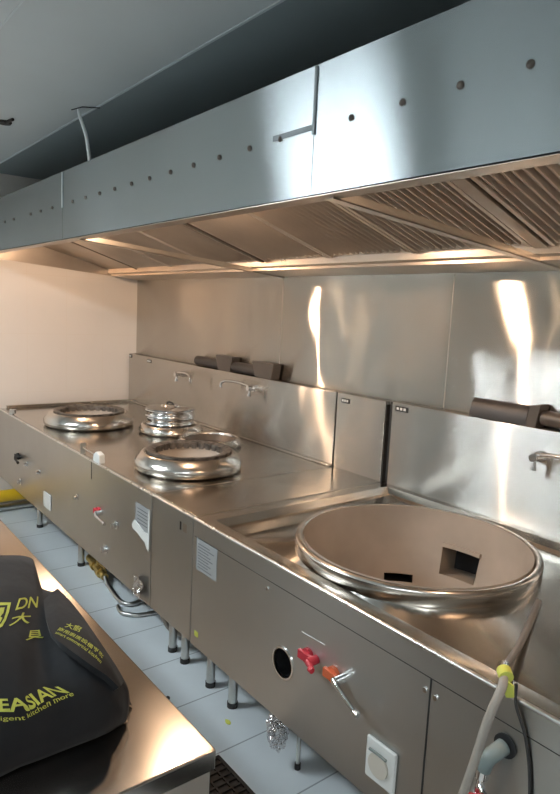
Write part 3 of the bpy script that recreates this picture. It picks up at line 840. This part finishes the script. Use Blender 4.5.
# shield-shaped mark
def mark(pts):
    bm = bmesh.new(); bm.faces.new([bm.verts.new((x, y, 0)) for x, y in pts])
    put(bm, strip_map([(3.7194, -.9579, .9571), (3.726, -.905, .9591), (3.7156, -.8847, .959)], [(3.6128, -.9276, .9659), (3.6282, -.8802, .9665), (3.6344, -.8598, .9637)]), 'printed_mark')
mark([(0, 1), (1, 1), (.93, .55), (.80, .22), (.62, .04), (.3, .0), (.0, .06), (0, .16), (.3, .12), (.55, .16), (.70, .32), (.80, .6), (.85, .88), (0, .88)])
mark([(.1, .78), (.72, .78), (.66, .55), (.5, .42), (.62, .36), (.5, .22), (.1, .2), (.12, .34), (.34, .38), (.2, .5), (.36, .62), (.12, .68)])
print_text('EEASIAN', [(3.8744, -1.0072, .9053), (3.9064, -.9512, .902), (3.9154, -.9308, .8992), (3.92, -.9071, .8946), (3.9178, -.8911, .8968), (3.9114, -.8716, .8975), (3.9081, -.8545, .8971), (3.9129, -.8325, .8976)],
           [(3.8526, -1.0027, .9156), (3.8864, -.946, .9132), (3.8934, -.9314, .9116), (3.8993, -.9095, .9087), (3.8949, -.9013, .909), (3.887, -.8816, .9073), (3.8831, -.8697, .9068), (3.8923, -.8474, .9038)], .02)
print_text('intelligent kitchen more', [(3.8784, -1.0234, .8956), (3.9144, -.9534, .8889), (3.9256, -.9155, .8823), (3.9233, -.8894, .8859), (3.9203, -.8586, .8898), (3.922, -.8266, .8925)],
           [(3.8741, -1.0226, .9020), (3.9090, -.9525, .896), (3.921, -.9164, .8905), (3.9170, -.8934, .895), (3.9110, -.8619, .8974), (3.9120, -.8294, .8994)], .004)
print_text('smart commercial kitchen', [(3.7961, -.8207, .9556), (3.8345, -.8046, .9539), (3.8741, -.79, .9476), (3.909, -.7744, .9333)], [(3.790, -.815, .9556), (3.828, -.798, .9539), (3.8670, -.783, .9476), (3.902, -.768, .9333)], .004)
print_text('商用廚房設備專家', [(3.788, -.814, .9556), (3.824, -.796, .9539), (3.8640, -.780, .9476), (3.898, -.765, .9333)], [(3.779, -.805, .9571), (3.815, -.788, .9545), (3.8534, -.771, .9481), (3.8858, -.757, .9331)], .006)
print_text('大廚', [(3.7834, -.798, .9561), (3.8148, -.7776, .9534)], [(3.7681, -.7868, .9566), (3.7949, -.766, .9517)], .01)

# ------------------------------------------------------------------ spray hose hung over the stove edge
sh = thing('spray_hose', 'grey hose hanging over the front edge of the cauldron stove, tied with yellow-green tape', 'hose', (4.25, -.03, ZT))
bm = bmesh.new(); bm_tube(bm, [(4.10, .46, .812), (4.15, .33, .806), (4.20, .20, .812), (4.245, .075, .826), (4.285, -.022, .862)], .009, 14, smooth=5)
add('hose_upper', bm, M['hosedk'], sh, smooth=50)
bm = bmesh.new(); bm_tube(bm, [(4.291, -.030, .868), (4.312, -.060, .850), (4.302, -.085, .778), (4.281, -.085, .67), (4.26, -.085, .574), (4.225, -.085, .42), (4.21, -.085, .33)], .0098, 14, smooth=5)
add('hose_lower', bm, M['hose'], sh, smooth=50)
bm = bmesh.new(); bm_tube(bm, [(4.276, .0, .856), (4.298, -.04, .868)], .0135, 14); add('coupling', bm, M['chrome'], sh, smooth=40)
bm = bmesh.new(); bm_tube(bm, [(4.296, -.034, .868), (4.312, -.048, .864)], .0155, 14)
bm_prism(bm, [(4.303, .860), (4.330, .855), (4.333, .830), (4.318, .822), (4.308, .835)], 'y', -.05, -.046)
add('tape', bm, M['yelgreen'], sh, smooth=40, label='yellow-green tape wrapped at the joint')
cb = bpy.data.objects  # thin dark cable down the front
bm = bmesh.new(); bm_tube(bm, [(4.312, -.004, .835), (4.318, -.008, .79), (4.345, -.006, .73), (4.365, -.006, .64), (4.372, -.006, .52), (4.375, -.006, .32)], .0035, 8, smooth=5)
o = add('cable', bm, M['void'], None, smooth=50); origin_to(o, (4.35, -.006, .6)); tag(o, 'thin dark cable running down the stove front beside the grey hose', 'cable')
wv = thing('drain_valve', 'grey pipe elbow with a chrome tap at the lower right of the cauldron stove', 'valve', (4.28, 0, .62))
bm = bmesh.new(); bm_tube(bm, [(4.300, -.0005, .680), (4.300, -.005, .680)], .027, 20); add('grommet', bm, M['black'], wv, smooth=40)
bm = bmesh.new(); bm_tube(bm, [(4.298, -.005, .678), (4.294, -.026, .672), (4.284, -.040, .655), (4.276, -.042, .628)], .0175, 18, smooth=5); add('elbow', bm, M['pvc'], wv, smooth=50)
bm = bmesh.new(); bm_tube(bm, [(4.276, -.042, .630), (4.274, -.042, .606), (4.274, -.042, .605), (4.270, -.042, .56)], [.0155, .0155, .010, .010], 16)
bm_tube(bm, [(4.272, -.044, .590), (4.292, -.056, .582)], .007, 10); bm_tube(bm, [(4.270, -.042, .565), (4.270, -.042, .555)], .014, 14)
add('tap', bm, M['chrome'], wv, smooth=40)
bm = bmesh.new(); bm_tube(bm, [(4.292, -.056, .580), (4.275, -.060, .566), (4.245, -.064, .556)], [.005, .007, .006], 10); add('handle', bm, M['red'], wv, smooth=50)

# ------------------------------------------------------------------ pipes and hoses low down
gp = thing('gas_pipe', 'yellow painted pipe along the foot of the cream tiled wall', 'pipe', (.12, 0, .135))
bm = bmesh.new(); bm_tube(bm, [(.12, -2.0, .135), (.12, 1.0, .135)], .045, 20); add('pipe_run', bm, M['yellow'], gp, smooth=40)
for y in (-1.2, -.1, .9):
    bm = bmesh.new(); bm_tube(bm, [(.12, y-.012, .135), (.12, y+.012, .135)], .049, 20); bm_box(bm, .11, .13, y-.012, y+.012, 0, .1); add('bracket', bm, M['void'], gp)
wp = bmesh.new(); bm_tube(wp, [(.075, -2.0, .034), (.075, 1.0, .034)], .028, 16)
o = add('water_pipe', wp, M['leg'], None, smooth=40); origin_to(o, (.075, 0, .034)); tag(o, 'grey pipe lying on the floor under the yellow pipe', 'pipe')
vl = thing('gas_valve', 'brass valve on the floor under the far stove', 'valve', (1.55, .17, .03))
bm = bmesh.new(); bm_tube(bm, [(1.36, .20, .045), (1.68, .17, .045)], .021, 14)
bm_tube(bm, [(1.46, .191, .045), (1.505, .187, .045)], .032, 8); bm_tube(bm, [(1.58, .179, .045), (1.62, .176, .045)], .032, 8); bm_tube(bm, [(1.54, .184, .045), (1.54, .184, .085)], .014, 10)
add('valve_body', bm, M['brass'], vl, smooth=40)
bm = bmesh.new(); bm_box(bm, 1.535, 1.66, .174, .190, .085, .092); add('handle', bm, M['brass'], vl, bevel=.003)
def hose(pts, r, label, mat='braid', parent=None):
    bm = bmesh.new(); bm_tube(bm, pts, r, 12, smooth=6); o = add('braided_hose' if parent is None else 'inlet_hose', bm, M[mat], parent, smooth=60)
    if parent is None: origin_to(o, pts[len(pts)//2]); tag(o, label, 'hose', 'braided hoses under the far stove')
hose([(1.68, .17, .045), (1.73, .165, .022), (1.80, .160, .0135), (1.90, .148, .0135), (1.97, .150, .0135), (2.01, .185, .0135), (2.005, .264, .0135), (2.07, .32, .0135)], .0125, 'grey braided hose curling out from the brass valve across the floor')
hose([(1.99, .115, .0125), (2.045, .100, .0125), (2.085, .105, .0125), (2.13, .146, .0125), (2.150, .20, .0125), (2.16, .262, .0125)], .0110, 'grey braided hose with a square bend, nearest the aisle')
hose([(2.40, .14, .275), (2.41, .14, .18), (2.43, .18, .07), (2.46, .24, .03), (2.50, .34, .014)], .0115, '', 'hose', r1)
# foil wrapped pipe end
bm = bmesh.new(); bmesh.ops.create_icosphere(bm, subdivisions=4, radius=1)
from mathutils import noise as mn
for v in bm.verts:
    d = v.co.normalized(); k_ = 1+.28*mn.noise(d*4.5)+.14*mn.noise(d*11)
    v.co = Vector((3.395+d.x*.042*k_, .095+d.y*.035*k_, .150+d.z*.085*k_))
o = add('foil_bundle', bm, M['foil'], rb, label='crumpled silver foil wrapped round a pipe end')
bm = bmesh.new(); bm_tube(bm, [(3.395, .095, .20), (3.395, .095, .31)], .012, 12); add('hanger_pipe', bm, M['leg'], o, smooth=40)
# thin floor pipe under big stove
# drain channel with a dark grating
dg_ = thing('floor_drain', 'dark grating over the drain channel at the foot of the prep table', 'drain', (3.9, -.30, 0))
DX0, DX1, DY0, DY1 = 3.245, 5.4, -.33, -.050
bm = bmesh.new(); bm_box(bm, DX0, DX1, DY0, DY1, .0005, .003); add('channel_bed', bm, M['black'], dg_)
bm = bmesh.new()
for a, b in ((DX0, DX0+.012), (DX1-.012, DX1)): bm_box(bm, a, b, DY0, DY1, .003, .012)
for a, b in ((DY0, DY0+.012), (DY1-.012, DY1)): bm_box(bm, DX0, DX1, a, b, .003, .012)
x = DX0+.03
while x < DX1-.02: bm_box(bm, x, x+.008, DY0+.012, DY1-.012, .003, .010); x += .03
for y in frange_(DY0+.05, DY1-.03, .045): bm_box(bm, DX0+.012, DX1-.012, y, y+.006, .004, .011)
add('grating', bm, M['iron'], dg_)

# scraps on the floor
def scrap(x, y, s, mat, label, cat):
    bm = bmesh.new(); pts = [(x+s*math.cos(a)*random.uniform(.5, 1.1), y+s*.6*math.sin(a)*random.uniform(.5, 1.1)) for a in [k*PI/4 for k in range(8)]]
    bm_prism(bm, pts, 'z', .0004, .0035); o = add('scrap', bm, M[mat], None); origin_to(o, (x, y, 0)); tag(o, label, cat)
scrap(3.10, .085, .018, 'yelgreen', 'yellow-green scrap on the floor tiles beside the nearest stove legs', 'scrap')
scrap(2.83, -.035, .016, 'iron', 'dark scrap on the floor tiles close to the table edge', 'scrap')

# ------------------------------------------------------------------ cable and hook at the ceiling
bm = bmesh.new(); bm_tube(bm, [(1.935, -.09, ZC-.002), (1.95, -.088, 2.46), (1.985, -.085, 2.41), (2.01, -.08, 2.36), (2.03, -.075, 2.28), (2.035, -.07, ZH2+.003)], .008, 10, smooth=5)
o = add('power_cable', bm, M['cable'], None, smooth=60); origin_to(o, (1.935, -.09, ZC)); tag(o, 'white cable hanging from the ceiling down onto the hood', 'cable')
bm = bmesh.new(); bm_tube(bm, [(1.90, -.11, ZC-.003), (1.98, -.09, ZC-.003), (2.04, -.03, ZC-.006)], .0025, 6)
o = add('wire_end', bm, M['black'], None); origin_to(o, (1.95, -.1, ZC)); tag(o, 'short black wire on the ceiling beside the white cable', 'wire')
bm = bmesh.new(); bm_lathe(bm, [(0, -.012), (.03, -.012), (.035, -.004), (.035, 0)], (1.43, -.285, ZC-.0005), 20); bm_tube(bm, [(1.43, -.285, ZC-.006), (1.54, -.275, ZC-.01)], .008, 8)
o = add('ceiling_fitting', bm, M['black'], None, smooth=40); origin_to(o, (1.43, -.285, ZC)); tag(o, 'small black fitting fixed flat to the ceiling', 'ceiling fitting')

# ------------------------------------------------------------------ light, world, camera
w = bpy.data.worlds.new('World'); sc.world = w; w.use_nodes = True
bg = w.node_tree.nodes['Background']; bg.inputs['Color'].default_value = (.80, .93, 1.0, 1); bg.inputs['Strength'].default_value = SKY
m, nt, b = new_mat('cool light panel'); M['panel'] = m
b.inputs['Emission Color'].default_value = (.86, .95, 1, 1); b.inputs['Emission Strength'].default_value = PANEL
M['fill_panel'] = m.copy(); M['fill_panel'].node_tree.nodes['Principled BSDF'].inputs['Emission Strength'].default_value = PANEL*.3  # weaker glow for unseen extra panels, added to brighten the room
for x, y, w in ((1.85, -1.90, 'oblong cool ceiling light panel behind the prep table'), (5.6, -1.90, 'added unseen fill light panel to the right of the viewer'),
                (1.85, -3.8, 'added unseen fill light panel deep in the room, left side'), (5.6, -3.8, 'added unseen fill light panel deep in the room, right side')):
    t = thing('ceiling_light', w, 'ceiling light', (x, y, ZC), 'cool ceiling light panels')
    bm = bmesh.new()
    for q in ((-.53, -.50, -.21, .21), (.50, .53, -.21, .21), (-.50, .50, -.21, -.18), (-.50, .50, .18, .21)): bm_box(bm, x+q[0], x+q[1], y+q[2], y+q[3], ZC-.012, ZC-.0005)
    add('frame', bm, M['alu'], t)
    box('diffuser', (x-.5, x+.5, y-.18, y+.18, ZC-.008, ZC-.0006), M['panel' if x < 3 and y > -3 else 'fill_panel'], t)

cam = bpy.data.cameras.new('camera'); co = bpy.data.objects.new('camera', cam); COL.objects.link(co)
yaw, pitch, roll = .9007, -.1346, .048
fw = Vector((-math.sin(yaw)*math.cos(pitch), math.cos(yaw)*math.cos(pitch), math.sin(pitch)))
r_ = Vector((math.cos(yaw), math.sin(yaw), 0)); u_ = r_.cross(fw)
r2 = math.cos(roll)*r_+math.sin(roll)*u_; u2 = -math.sin(roll)*r_+math.cos(roll)*u_
mw = Matrix((r2, u2, -fw)).transposed().to_4x4(); mw.translation = Vector((4.9647, -1.2102, 1.6046))
co.matrix_world = mw
cam.sensor_width = 36; cam.lens = 626.39/794*36; cam.clip_start = .02
sc.camera = co
sc.view_settings.view_transform = 'Standard'; sc.view_settings.look = 'None'; sc.view_settings.gamma = 1
sc.view_settings.use_curve_mapping = False; sc.view_settings.exposure = EXPO
sc.cycles.sample_clamp_indirect = 8
